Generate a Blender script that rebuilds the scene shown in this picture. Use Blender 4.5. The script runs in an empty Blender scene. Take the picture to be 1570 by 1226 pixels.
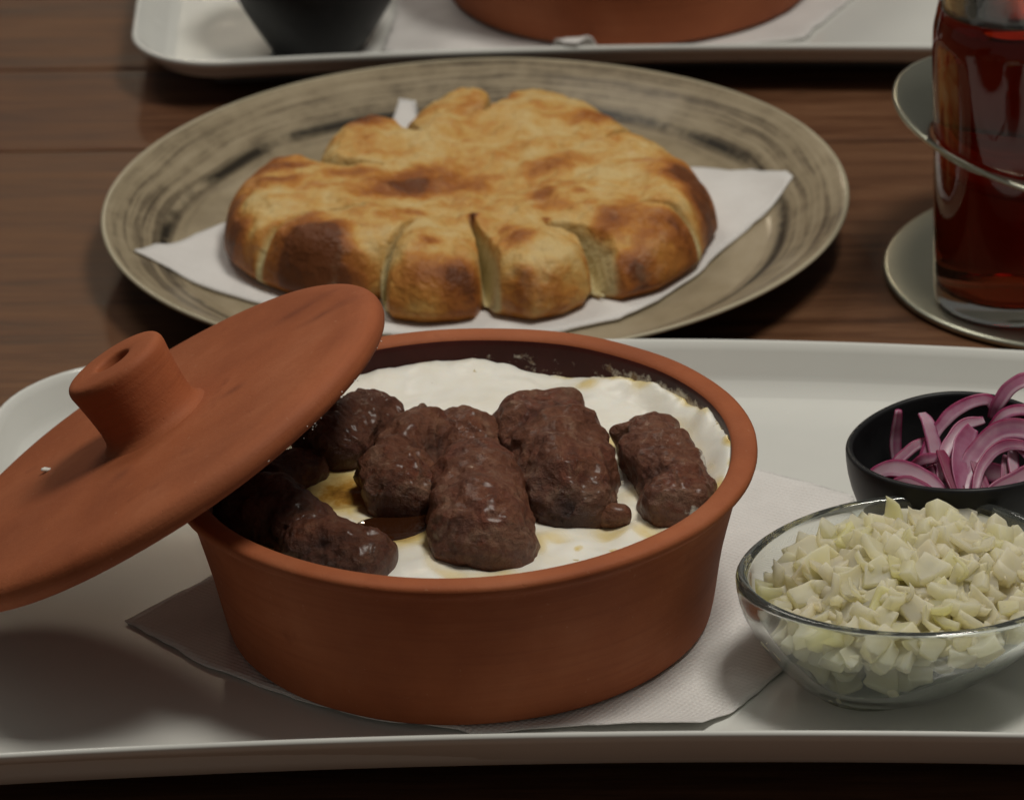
import bpy, math, random
from mathutils import Vector, Matrix, noise as mn
import numpy as np
R = math.radians
random.seed(7)
S = bpy.context.scene
COL = S.collection

# ------------------------------------------------------------------ camera
PITCH, ROLL = 0.44784521, -0.0406011
cp, sp = math.cos(PITCH), math.sin(PITCH)
fw = Vector((0, cp, -sp)); rt = Vector((1, 0, 0)); up = Vector((0, sp, cp))
c_, s_ = math.cos(ROLL), math.sin(ROLL)
r2 = rt * c_ + up * s_; u2 = up * c_ - rt * s_
cam = bpy.data.cameras.new('camera'); co = bpy.data.objects.new('camera', cam); COL.objects.link(co)
M = Matrix((( r2.x, u2.x, -fw.x, 0.01503), (r2.y, u2.y, -fw.y, -1.27214), (r2.z, u2.z, -fw.z, 0.68882), (0, 0, 0, 1)))
co.matrix_world = M
cam.sensor_width = 36; cam.lens = 36 * 7529.28 / 1570
cam.clip_start = 0.05; cam.clip_end = 50
cam.dof.use_dof = True; cam.dof.focus_distance = 1.40; cam.dof.aperture_fstop = 24
S.camera = co

# ------------------------------------------------------------------ light
w = bpy.data.worlds.new('World'); S.world = w; w.use_nodes = True
bg = w.node_tree.nodes['Background']
bg.inputs[0].default_value = (1.0, 0.98, 0.91, 1); bg.inputs[1].default_value = 0.095
def area(name, loc, target, size, power, color, sy=None):
    l = bpy.data.lights.new(name, 'AREA'); l.energy = power; l.color = color
    l.shape = 'RECTANGLE'; l.size = size; l.size_y = sy or size
    o = bpy.data.objects.new(name, l); COL.objects.link(o); o.location = loc
    o.rotation_euler = (Vector(target) - Vector(loc)).to_track_quat('-Z', 'Y').to_euler()
    return o
area('right_lamp_light', (0.40, -0.04, 1.32), (0.02, 0.03, 0), 0.32, 12.0, (1.0, 0.96, 0.875))
area('left_lamp_light', (-0.45, 0.72, 1.25), (0.02, 0.12, 0), 0.45, 3.4, (1.0, 0.95, 0.86))
area('far_lamp_light', (-0.27, 2.6, 1.03), (0, 0.2, 0), 0.14, 2.2, (1.0, 0.84, 0.62))
S.view_settings.view_transform = 'Standard'; S.view_settings.look = 'None'
S.view_settings.exposure = -0.20; S.view_settings.gamma = 1.0
S.render.engine = 'CYCLES'
S.cycles.use_denoising = True
S.cycles.max_bounces = 12; S.cycles.transmission_bounces = 10; S.cycles.glossy_bounces = 5

# ------------------------------------------------------------------ helpers
def tag(o, label=None, cat=None, group=None, kind=None):
    if label: o['label'] = label
    if cat: o['category'] = cat
    if group: o['group'] = group
    if kind: o['kind'] = kind
    return o
def mesh(name, verts, faces, mat, parent=None, smooth=True, mats=None, midx=None, attrs=None):
    me = bpy.data.meshes.new(name)
    me.from_pydata([tuple(v) for v in verts], [], [tuple(f) for f in faces])
    for m_ in (mats or [mat]): me.materials.append(m_)
    if midx is not None: me.polygons.foreach_set('material_index', midx)
    if smooth: me.polygons.foreach_set('use_smooth', [True] * len(me.polygons))
    for k, v in (attrs or {}).items():
        a = me.attributes.new(k, 'FLOAT', 'POINT'); a.data.foreach_set('value', np.asarray(v, np.float32))
    me.update()
    o = bpy.data.objects.new(name, me); COL.objects.link(o)
    if parent: o.parent = parent
    return o
def empty(name, loc=(0, 0, 0)):
    o = bpy.data.objects.new(name, None); o.empty_display_size = 0.02; COL.objects.link(o); o.location = loc
    return o
def rings(rs, closed_start=True, closed_end=True):
    """list of rings (each list of n points) -> verts, faces"""
    n = len(rs[0]); V = [p for r in rs for p in r]; F = []
    for i in range(len(rs) - 1):
        for j in range(n):
            k = (j + 1) % n
            F.append((i * n + j, i * n + k, (i + 1) * n + k, (i + 1) * n + j))
    if closed_start:
        c = len(V); V.append(sum((Vector(p) for p in rs[0]), Vector()) / n)
        F += [(c, (j + 1) % n, j) for j in range(n)]
    if closed_end:
        c = len(V); b = (len(rs) - 1) * n; V.append(sum((Vector(p) for p in rs[-1]), Vector()) / n)
        F += [(c, b + j, b + (j + 1) % n) for j in range(n)]
    return V, F
def catmull(P, n):
    P = [Vector(p) for p in P]; out = []
    Q = [P[0] * 2 - P[1]] + P + [P[-1] * 2 - P[-2]]
    for i in range(1, len(Q) - 2):
        a, b, c, d = Q[i - 1], Q[i], Q[i + 1], Q[i + 2]
        for k in range(n):
            t = k / n
            out.append(0.5 * ((2 * b) + (c - a) * t + (2 * a - 5 * b + 4 * c - d) * t * t + (3 * b - a - 3 * c + d) * t ** 3))
    out.append(P[-1]); return out
def smooth_profile(P, n=4):
    return [(v.x, v.y) for v in catmull([(x, y, 0) for x, y in P], n)]
def lathe(prof, seg=96, wob=0.0):
    rs = []
    for r, z in prof:
        rs.append([Vector((r * math.cos(2 * math.pi * j / seg), r * math.sin(2 * math.pi * j / seg), z)) for j in range(seg)])
    return rings(rs, True, True)
def fbm(p, sc, oc=3):
    return mn.fractal(Vector(p) * sc, 0.8, 2.0, oc)
def sstep(a, b, x):
    t = min(1, max(0, (x - a) / (b - a))); return t * t * (3 - 2 * t)

# ------------------------------------------------------------------ materials
class NT:
    def __init__(s, name):
        s.m = bpy.data.materials.new(name); s.m.use_nodes = True; s.t = s.m.node_tree
        s.b = s.t.nodes['Principled BSDF']; s.out = s.t.nodes['Material Output']
    def n(s, typ, **kw):
        nd = s.t.nodes.new(typ)
        for k, v in kw.items():
            if isinstance(v, bpy.types.NodeSocket) or (isinstance(v, tuple) and len(v) and isinstance(v[0], bpy.types.Node)): pass
            setattr(nd, k, v)
        return nd
    def link(s, a, b): s.t.links.new(a, b)
    def set(s, **kw):
        for k, v in kw.items():
            k = k.replace('_', ' ')
            nm = {'Base': 'Base Color', 'Coat': 'Coat Weight', 'Transmission': 'Transmission Weight', 'Subsurface': 'Subsurface Weight', 'SSScale': 'Subsurface Scale', 'SSRadius': 'Subsurface Radius', 'Spec': 'Specular IOR Level', 'CoatRough': 'Coat Roughness', 'Sheen': 'Sheen Weight'}.get(k, k)
            i = s.b.inputs[nm]
            if isinstance(v, bpy.types.NodeSocket): s.link(v, i)
            else: i.default_value = (*v, 1) if (nm.endswith('Color') and len(v) == 3) else v
    def coord(s, scale=(1, 1, 1), what='Object'):
        tc = s.n('ShaderNodeTexCoord'); mp = s.n('ShaderNodeMapping'); mp.inputs['Scale'].default_value = scale
        s.link(tc.outputs[what], mp.inputs[0]); return mp.outputs[0]
    def noise(s, vec, scale, detail=4, rough=0.6, dist=0.0):
        nd = s.n('ShaderNodeTexNoise'); nd.inputs['Scale'].default_value = scale; nd.inputs['Detail'].default_value = detail
        nd.inputs['Roughness'].default_value = rough; nd.inputs['Distortion'].default_value = dist
        s.link(vec, nd.inputs['Vector']); return nd.outputs['Fac']
    def ramp(s, fac, stops):
        nd = s.n('ShaderNodeValToRGB'); e = nd.color_ramp.elements
        while len(e) < len(stops): e.new(0.5)
        for el, (p, c) in zip(e, stops):
            el.position = p; el.color = (*c, 1) if len(c) == 3 else c
        s.link(fac, nd.inputs[0]); return nd.outputs[0]
    def fr(s, fac, a, b, lo=0.0, hi=1.0):
        nd = s.n('ShaderNodeMapRange'); nd.inputs[1].default_value = a; nd.inputs[2].default_value = b
        nd.inputs[3].default_value = lo; nd.inputs[4].default_value = hi; s.link(fac, nd.inputs[0]); return nd.outputs[0]
    def math(s, op, a, b=None):
        nd = s.n('ShaderNodeMath'); nd.operation = op
        for i, x in enumerate((a, b)):
            if x is None: continue
            if isinstance(x, bpy.types.NodeSocket): s.link(x, nd.inputs[i])
            else: nd.inputs[i].default_value = x
        return nd.outputs[0]
    def mix(s, fac, a, b, blend='MIX'):
        nd = s.n('ShaderNodeMix'); nd.data_type = 'RGBA'; nd.blend_type = blend
        for i, x in ((0, fac), (6, a), (7, b)):
            if isinstance(x, bpy.types.NodeSocket): s.link(x, nd.inputs[i])
            else: nd.inputs[i].default_value = x if i == 0 else (*x, 1)
        return nd.outputs[2]
    def attr(s, name):
        nd = s.n('ShaderNodeAttribute'); nd.attribute_name = name; return nd.outputs['Fac']
    def bump(s, h, strength=0.3, dist=0.001):
        nd = s.n('ShaderNodeBump'); nd.inputs['Strength'].default_value = strength; nd.inputs['Distance'].default_value = dist
        s.link(h, nd.inputs['Height']); s.link(nd.outputs[0], s.b.inputs['Normal']); return nd

def m_clay():
    t = NT('terracotta'); v = t.coord()
    big = t.noise(v, 28, 5); fine = t.noise(v, 900, 3)
    c = t.ramp(big, [(0.3, (.28, .074, .025)), (0.55, (.345, .097, .034)), (0.75, (.40, .128, .052))])
    sp_ = t.fr(t.noise(v, 520, 2), 0.70, 0.76)
    c = t.mix(t.math('MULTIPLY', sp_, 0.35), c, (.5, .26, .15))
    dk = t.fr(t.noise(v, 60, 3), 0.66, 0.8)
    c = t.mix(t.math('MULTIPLY', dk, 0.5), c, (.16, .035, .012))
    c = t.mix(t.math('MULTIPLY', t.attr('stain'), 0.75), c, (.13, .030, .012))
    dust = t.fr(t.noise(v, 11, 6, 0.65, 0.8), 0.50, 0.72, 0, 0.30)
    c = t.mix(dust, c, (.38, .14, .065))
    th = t.noise(t.coord((1, 1, 26)), 22, 4)
    c = t.mix(t.fr(th, .45, .7, 0, .22), c, (.19, .046, .017))
    t.set(Base=c, Roughness=0.72, Spec=0.3)
    pit = t.fr(t.noise(v, 640, 2), 0.24, 0.32, -3.0, 0.0)
    fine = t.math('ADD', t.math('ADD', fine, pit), t.math('MULTIPLY', th, 1.6))
    t.bump(t.math('ADD', fine, t.math('MULTIPLY', t.noise(v, 180, 4), 1.5)), 0.25, 0.0004); return t.m
def m_glaze():
    t = NT('dark_glaze'); v = t.coord()
    c = t.ramp(t.noise(v, 40, 4), [(0.35, (.035, .007, .005)), (0.7, (.065, .013, .010))])
    rs_ = t.math('ADD', t.attr('residue'), t.math('MULTIPLY', t.math('SUBTRACT', t.noise(v, 210, 5, 0.7), 0.5), 1.5))
    c = t.mix(t.fr(rs_, 0.42, 0.66, 0, 0.9), c, t.ramp(t.noise(v, 330, 4), [(0.38, (.30, .20, .11)), (0.55, (.78, .73, .62))]))
    t.set(Base=c, Roughness=0.40, Spec=0.3)
    t.bump(t.noise(v, 120, 3), 0.15, 0.0005); return t.m
def m_porcelain():
    t = NT('white_porcelain'); v = t.coord()
    c = t.ramp(t.noise(v, 14, 4), [(0.3, (.65, .65, .61)), (0.7, (.70, .70, .66))])
    smear = t.fr(t.noise(v, 45, 4, 0.6, 1.0), 0.62, 0.75)
    t.set(Base=c, Roughness=t.fr(smear, 0, 1, 0.16, 0.32), Spec=0.5)
    t.bump(t.noise(v, 60, 2), 0.05, 0.0005); return t.m
def m_black():
    t = NT('black_matt_glaze'); v = t.coord()
    t.set(Base=t.ramp(t.noise(v, 60, 4), [(0.3, (.010, .010, .011)), (0.7, (.02, .02, .021))]), Roughness=0.42, Spec=0.2)
    t.bump(t.noise(v, 500, 2), 0.12, 0.0003); return t.m
def m_glass(name, col, rough=0.0, tr=1.0):
    t = NT(name); t.set(Base=col, Roughness=rough, Transmission=tr, IOR=1.5)
    v = t.coord(); t.bump(t.noise(v, 40, 2), 0.04, 0.001); return t.m
def m_tea():
    t = NT('black_tea'); t.set(Base=(1, .9, .8), Roughness=0.0, Transmission=1.0, IOR=.887)
    va = t.n('ShaderNodeVolumeAbsorption'); va.inputs[0].default_value = (.80, .31, .07, 1); va.inputs[1].default_value = 112
    t.link(va.outputs[0], t.out.inputs['Volume']); return t.m
def m_steel():
    t = NT('brushed_steel'); v = t.coord((1, 14, 1))
    n_ = t.noise(v, 60, 4)
    t.set(Base=t.ramp(t.noise(t.coord(), 25, 3), [(0.3, (.48, .48, .38)), (0.7, (.54, .54, .44))]), Metallic=1.0, Roughness=t.fr(n_, 0.3, 0.7, 0.32, 0.36)); return t.m
def m_wood():
    t = NT('stained_wood')
    oi = t.n('ShaderNodeObjectInfo')
    tc = t.n('ShaderNodeTexCoord'); mp = t.n('ShaderNodeMapping'); mp.inputs['Scale'].default_value = (2.2, 30, 30)
    add = t.n('ShaderNodeVectorMath'); add.operation = 'ADD'
    sc = t.n('ShaderNodeVectorMath'); sc.operation = 'SCALE'; sc.inputs[0].default_value = (3.1, 1.7, .9)
    t.link(t.math('MULTIPLY', oi.outputs['Random'], 40), sc.inputs['Scale'])
    t.link(tc.outputs['Object'], add.inputs[0]); t.link(sc.outputs[0], add.inputs[1]); t.link(add.outputs[0], mp.inputs[0])
    g = t.noise(mp.outputs[0], 3.2, 8, 0.62, 0.6); g2 = t.noise(mp.outputs[0], 22, 3, 0.6)
    big = t.noise(t.coord(), 9, 3)
    gg = t.math('ADD', t.math('MULTIPLY', g, 0.72), t.math('MULTIPLY', g2, 0.28))
    gg = t.fr(gg, 0.36, 0.64, 0.26, 0.78)
    c = t.ramp(gg,
               [(0.30, (.040, .015, .0075)), (0.45, (.092, .038, .018)), (0.56, (.130, .058, .028)), (0.74, (.185, .090, .045))])
    c = t.mix(t.fr(big, 0.35, 0.7, 0, 0.30), c, (.095, .040, .022))
    br = t.fr(oi.outputs['Random'], 0, 1, 0.0, 0.3)
    c = t.mix(br, c, (.15, .075, .036))
    t.set(Base=c, Roughness=t.fr(g, 0.3, 0.7, 0.42, 0.58), Spec=0.2)
    t.bump(t.math('ADD', g, t.math('MULTIPLY', g2, 0.4)), 0.18, 0.0006); return t.m
def m_paper():
    t = NT('paper_napkin'); v = t.coord()
    # embossed dots in a diagonal grid
    mp = t.n('ShaderNodeMapping'); mp.inputs['Rotation'].default_value = (0, 0, R(38)); mp.inputs['Scale'].default_value = (640, 640, 0)
    t.link(v, mp.inputs[0])
    vo = t.n('ShaderNodeTexVoronoi'); vo.inputs['Scale'].default_value = 1.0; vo.inputs['Randomness'].default_value = 0.12
    t.link(mp.outputs[0], vo.inputs['Vector'])
    dots = t.fr(vo.outputs['Distance'], 0.1, 0.6)
    soft = t.noise(v, 60, 4)
    c = t.ramp(soft, [(0.3, (.67, .645, .62)), (0.7, (.74, .715, .69))])
    t.set(Base=c, Roughness=0.95, Spec=0.1)
    t.bump(t.math('ADD', t.math('MULTIPLY', dots, 0.55), t.math('MULTIPLY', soft, 3.0)), 0.65, 0.0006); return t.m
def m_stoneware():
    t = NT('swirled_stoneware')
    tc = t.n('ShaderNodeTexCoord'); sx = t.n('ShaderNodeSeparateXYZ'); t.link(tc.outputs['Object'], sx.inputs[0])
    x, y = sx.outputs[0], sx.outputs[1]
    r = t.math('SQRT', t.math('ADD', t.math('MULTIPLY', x, x), t.math('MULTIPLY', y, y)))
    ri = t.math('DIVIDE', 1.0, t.math('ADD', r, 0.001))
    wob = t.noise(t.coord(), 14, 2)
    rr = t.math('ADD', r, t.math('MULTIPLY', t.math('SUBTRACT', wob, 0.5), 0.0065))
    cx = t.n('ShaderNodeCombineXYZ')
    t.link(t.math('MULTIPLY', t.math('MULTIPLY', x, ri), 0.75), cx.inputs[0]); t.link(t.math('MULTIPLY', t.math('MULTIPLY', y, ri), 0.75), cx.inputs[1])
    t.link(t.math('MULTIPLY', rr, 280), cx.inputs[2])
    st = t.noise(cx.outputs[0], 1.6, 6, 0.62, 0.3)
    st2 = t.noise(cx.outputs[0], 5.0, 5, 0.7, 0.2)
    f = t.math('ADD', t.math('MULTIPLY', st, 0.62), t.math('MULTIPLY', st2, 0.38))
    f = t.math('ADD', f, t.math('MULTIPLY', t.math('SUBTRACT', t.noise(t.coord(), 85, 5, 0.7), 0.5), 0.30))
    rim = t.ramp(f, [(0.36, (.085, .064, .040)), (0.44, (.165, .128, .082)), (0.50, (.275, .220, .140)), (0.64, (.37, .305, .205))])
    well = t.ramp(t.noise(t.coord(), 30, 4), [(0.34, (.24, .19, .12)), (0.5, (.315, .255, .165)), (0.66, (.365, .30, .205))])
    c = t.mix(t.fr(rr, 0.100, 0.106), well, rim)
    # dark brushed ring where the well meets the rim
    dr = t.math('ABSOLUTE', t.math('SUBTRACT', rr, 0.1075))
    ring = t.math('MULTIPLY', t.fr(dr, 0.0007, 0.0032, 1, 0), t.fr(t.noise(t.coord(), 26, 5, 0.75), 0.38, 0.54))
    c = t.mix(ring, c, (.022, .016, .009))
    c = t.mix(t.fr(r, 0.1268, 0.1280), c, (.42, .37, .26))
    t.set(Base=c, Roughness=t.fr(st2, 0.3, 0.7, 0.36, 0.55), Spec=0.28, Coat=0.10, CoatRough=0.12)
    t.bump(f, 0.12, 0.0006); return t.m
def m_bread():
    t = NT('baked_crust'); v = t.coord(); br = t.attr('brown'); cr = t.attr('crumb')
    n1 = t.noise(v, 55, 5, 0.6, 0.4); n2 = t.noise(v, 260, 4)
    f = t.math('ADD', br, t.math('ADD', t.math('MULTIPLY', t.math('SUBTRACT', n1, 0.5), 0.75), t.math('MULTIPLY', t.math('SUBTRACT', n2, 0.5), 0.55)))
    c = t.ramp(f, [(0.02, (.64, .46, .20)), (0.24, (.59, .35, .105)), (0.42, (.50, .215, .044)), (0.64, (.36, .125, .024)), (0.88, (.26, .080, .016)), (1.2, (.14, .042, .011))])
    fl = t.math('MULTIPLY', t.fr(t.noise(v, 75, 5, 0.7), 0.56, 0.68), 0.14)
    c = t.mix(fl, c, (.66, .56, .40))
    c = t.mix(cr, c, (.56, .46, .24))
    t.set(Base=c, Roughness=0.52, Spec=0.30, Subsurface=0.05, SSScale=0.004, SSRadius=(1, .6, .3))
    vo = t.n('ShaderNodeTexVoronoi'); vo.inputs['Scale'].default_value = 170; t.link(v, vo.inputs['Vector'])
    h = t.math('ADD', t.math('MULTIPLY', n2, 0.8), t.math('ADD', n1, t.math('MULTIPLY', vo.outputs['Distance'], 0.35)))
    t.bump(h, 1.0, 0.0016); return t.m
def m_yogurt():
    t = NT('yogurt'); v = t.coord(); oil = t.attr('oil')
    n1 = t.noise(v, 70, 4); n2 = t.noise(v, 300, 3)
    c = t.ramp(n1, [(0.3, (.83, .79, .69)), (0.7, (.89, .87, .80))])
    f = t.math('ADD', oil, t.math('MULTIPLY', t.math('SUBTRACT', n2, 0.5), t.math('MULTIPLY', oil, 0.9)))
    o_ = t.ramp(f, [(0.05, (.85, .80, .68)), (0.35, (.74, .58, .25)), (0.7, (.42, .22, .04)), (1.0, (.12, .04, .01))])
    c = t.mix(t.fr(oil, 0.02, 0.2), c, o_)
    sp_ = t.fr(t.noise(v, 210, 2), 0.715, 0.76)
    c = t.mix(t.math('MULTIPLY', sp_, 0.8), c, (.42, .30, .08))
    t.set(Base=c, Roughness=t.fr(oil, 0.05, 0.5, 0.32, 0.10), Subsurface=0.25, SSScale=0.003, SSRadius=(1, .8, .6))
    t.bump(t.math('ADD', n1, t.math('MULTIPLY', n2, 0.5)), 0.22, 0.0010); return t.m
def m_meat():
    t = NT('grilled_meat'); v = t.coord(); cr = t.attr('cream'); dk = t.attr('char_shade')
    oi = t.n('ShaderNodeObjectInfo')
    n1 = t.noise(v, 75, 6, 0.65, 0.5); n2 = t.noise(v, 480, 5, 0.75)
    f = t.math('ADD', t.math('MULTIPLY', n1, 0.7), t.math('MULTIPLY', n2, 0.3))
    c = t.ramp(f, [(0.30, (.045, .013, .005)), (0.44, (.140, .043, .017)), (0.54, (.22, .082, .038)), (0.68, (.30, .150, .082)), (0.8, (.35, .21, .13))])
    gy = t.fr(t.noise(v, 40, 5, 0.65, 0.8), 0.50, 0.60, 0, 0.8)
    c = t.mix(gy, c, t.ramp(n2, [(0.35, (.17, .080, .045)), (0.65, (.36, .215, .135))]))
    rd = t.fr(t.noise(v, 62, 5, 0.65, 0.9), 0.50, 0.60, 0, 0.85)
    c = t.mix(rd, c, t.ramp(n2, [(0.35, (.080, .016, .006)), (0.65, (.21, .050, .018))]))
    bk = t.fr(t.noise(v, 85, 6, 0.75, 1.2), 0.56, 0.66, 0, 0.7)
    c = t.mix(bk, c, (.040, .013, .007))
    c = t.mix(t.fr(oi.outputs['Random'], 0, 1, 0.0, 0.45), c, (.12, .032, .015))
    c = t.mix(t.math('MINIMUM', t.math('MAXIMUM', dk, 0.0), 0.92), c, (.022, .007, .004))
    ck = t.fr(t.math('ADD', cr, t.math('MULTIPLY', t.math('SUBTRACT', n2, 0.5), 0.9)), 0.45, 0.62)
    c = t.mix(ck, c, (.80, .74, .64))
    t.set(Base=c, Roughness=t.fr(t.noise(v, 190, 3), 0.35, 0.65, 0.28, 0.62), Spec=0.38, Coat=0.20, CoatRough=0.25)
    vo = t.n('ShaderNodeTexVoronoi'); vo.inputs['Scale'].default_value = 330; t.link(v, vo.inputs['Vector'])
    t.bump(t.math('ADD', t.math('MULTIPLY', n2, 1.2), t.math('ADD', n1, t.math('MULTIPLY', vo.outputs['Distance'], 0.7))), 1.0, 0.0014); return t.m
def m_oil():
    t = NT('meat_juice'); t.set(Base=(.035, .011, .004), Roughness=0.04, Spec=0.6); return t.m
def m_onion():
    t = NT('raw_onion'); v = t.coord(); oi = t.n('ShaderNodeObjectInfo')
    c = t.ramp(oi.outputs['Random'], [(0.0, (.96, .90, .70)), (0.5, (.98, .94, .74)), (0.9, (.97, .93, .68)), (1.0, (.95, .92, .54))])
    ly = t.noise(t.coord((1, 1, 5)), 190, 3)
    c = t.mix(t.fr(ly, 0.45, 0.7, 0, 0.35), c, (.88, .86, .74))
    t.set(Base=c, Roughness=0.34, Spec=0.32, Subsurface=0.8, SSScale=0.008, SSRadius=(1, .95, .7), IOR=1.36)
    tr = t.n('ShaderNodeBsdfTranslucent'); t.link(c, tr.inputs[0])
    mx = t.n('ShaderNodeMixShader'); mx.inputs[0].default_value = 0.55
    t.link(t.b.outputs[0], mx.inputs[1]); t.link(tr.outputs[0], mx.inputs[2]); t.link(mx.outputs[0], t.out.inputs['Surface'])
    t.bump(ly, 0.25, 0.0006); return t.m
def m_redonion():
    t = NT('red_onion_flesh'); v = t.coord(); sk = t.attr('skin'); dp = t.attr('deep')
    n1 = t.noise(v, 260, 4); st = t.noise(t.coord(), 90, 3)
    f = t.math('ADD', sk, t.math('MULTIPLY', t.math('SUBTRACT', n1, 0.5), 0.35))
    f = t.math('ADD', f, t.math('MULTIPLY', t.math('SUBTRACT', st, 0.5), 0.35))
    c = t.ramp(f, [(0.0, (.72, .48, .57)), (0.28, (.55, .23, .36)), (0.55, (.38, .045, .155)), (0.9, (.24, .010, .075))])
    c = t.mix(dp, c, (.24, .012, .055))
    t.set(Base=c, Roughness=0.33, Spec=0.4, Subsurface=0.5, SSScale=0.003, SSRadius=(1, .4, .5))
    tr = t.n('ShaderNodeBsdfTranslucent'); t.link(c, tr.inputs[0])
    mx = t.n('ShaderNodeMixShader'); mx.inputs[0].default_value = 0.35
    t.link(t.b.outputs[0], mx.inputs[1]); t.link(tr.outputs[0], mx.inputs[2]); t.link(mx.outputs[0], t.out.inputs['Surface'])
    t.bump(n1, 0.2, 0.0004); return t.m
CLAY, GLAZE, PORC, BLACK = m_clay(), m_glaze(), m_porcelain(), m_black()
GLASS = m_glass('bowl_glass', (.93, .975, .935), 0.0, 0.97); TGLASS = m_glass('tea_glass', (.95, .97, .95)); TGLASS.node_tree.nodes['Principled BSDF'].inputs['Specular IOR Level'].default_value = 0.25
TEA, STEEL, WOOD, PAPER, STONE = m_tea(), m_steel(), m_wood(), m_paper(), m_stoneware()
BREAD, YOG, MEAT, OIL, ONION, RONION = m_bread(), m_yogurt(), m_meat(), m_oil(), m_onion(), m_redonion()

# ------------------------------------------------------------------ table: planks laid along X, slightly turned
table = tag(empty('wooden_table'), kind='structure')
table.rotation_euler = (0, 0, R(-4.2))
edges = [-0.40, -0.22, -0.04, 0.155, 0.3765, 0.456, 0.560, 0.66, 0.80, 0.95]
for i in range(len(edges) - 1):
    y0, y1 = edges[i] + 0.0008, edges[i + 1] - 0.0008
    b = 0.0012; x0, x1 = -0.75, 0.85; zb = -0.022
    rs = []
    for (ins, z) in ((0, zb), (0, -b), (b * 0.35, -b * 0.25), (b, 0.0)):
        rs.append([Vector((x0 + ins, y0 + ins, z)), Vector((x1 - ins, y0 + ins, z)), Vector((x1 - ins, y1 - ins, z)), Vector((x0 + ins, y1 - ins, z))])
    V, F = rings(rs, False, False); F += [(3, 2, 1, 0), (12, 13, 14, 15)]
    o = mesh('plank', V, F, WOOD, table, smooth=False)
    o.location = (random.uniform(-.02, .02), 0, random.uniform(-.0003, 0.0) - .0001)

# ------------------------------------------------------------------ trays
def tray(name, xl, xr, yf, yb, rim, label, seed, rc0=.036, slant=0.0):
    """rounded rectangle with steep walls; yf/yb give the front/back edge as functions of x"""
    N = 40
    def outline(ins, z, rc, ext=False):
        hw, hd = (xr - xl) / 2 - ins, 0.5
        pts = []
        W, D = xr - xl - 2 * ins, (yb(0.5 * (xl + xr)) - yf(0.5 * (xl + xr))) - 2 * ins
        rc = max(0.004, rc - ins)
        loop = []
        def seg(a, b, n):
            for k in range(n): loop.append((a[0] + (b[0] - a[0]) * k / n, a[1] + (b[1] - a[1]) * k / n))
        def arc(cx, cy, a0, n):
            for k in range(n):
                a = a0 + math.pi / 2 * k / n; loop.append((cx + rc * math.cos(a), cy + rc * math.sin(a)))
        w2, d2 = W / 2, D / 2
        arc(w2 - rc, -d2 + rc, -math.pi / 2, 12); seg((w2, -d2 + rc), (w2, d2 - rc), 16)
        arc(w2 - rc, d2 - rc, 0, 12); seg((w2 - rc, d2), (-w2 + rc, d2), 36)
        arc(-w2 + rc, d2 - rc, math.pi / 2, 12); seg((-w2, d2 - rc), (-w2, -d2 + rc), 16)
        arc(-w2 + rc, -d2 + rc, math.pi, 12); seg((-w2 + rc, -d2), (w2 - rc, -d2), 36)
        xm = 0.5 * (xl + xr); D0 = yb(xm) - yf(xm)
        for u, v in loop:
            x = xm + u; t = v / D0 + 0.5
            xs = x + slant * (t - .9) * (1 - (x - xl) / (xr - xl))
            yl = .016 * max(0, (rim - z) / rim) * sstep(.04, -.14, x) * (1 - t) * (1 if ins > 0 and z < rim - .0035 and ins != 0 else 0)
            pts.append(Vector((xs, yf(x) * (1 - t) + yb(x) * t + (yl if slant and ext else 0), z)))
        return pts
    prof = [(0.030, 0.0005), (0.028, 0.0005), (0.025, 0.004), (0.0165, 0.0072), (0.0105, 0.0100), (0.0060, 0.0140), (0.0020, rim - 0.004), (0.0, rim - 0.0012), (0.0004, rim - 0.0003), (0.0012, rim), (0.0022, rim - 0.0005), (0.0034, rim - 0.003), (0.0058, 0.0150), (0.0080, 0.0112), (0.0108, 0.0096), (0.0160, 0.0090), (0.05, 0.0090)]
    V, F = rings([outline(i, z, rc0, k < 6) for k, (i, z) in enumerate(prof)], True, True)
    return tag(mesh(name, V, F, PORC), label, 'tray')
def lag(xs, ys):
    co_ = np.polyfit(xs, ys, 2); return lambda x: float(np.polyval(co_, x))
tray('white_tray', -0.1465, 0.215, lag([-.13, -.058, -.0076, .032, .082, .15, .2], [-.102, -.1005, -.1, -.1022, -.1056, -.112, -.119]),
     lag([-.12, 0, .06, .127, .177, .21], [.150, .1545, .1525, .142, .1316, .123]), 0.025,
     'white porcelain tray in front holding the open clay pot and two bowls', 1, .033, .026)
tray('white_tray', -0.122, 0.245, lag([-.11, -.05, -.005, .036, .072, .143, .177, .24], [.4165, .4165, .4185, .4195, .416, .407, .402, .394]),
     lag([-.11, 0, .1, .24], [.67, .672, .667, .65]), 0.0205,
     'white porcelain tray at the back behind the bread plate', 2)

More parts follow.
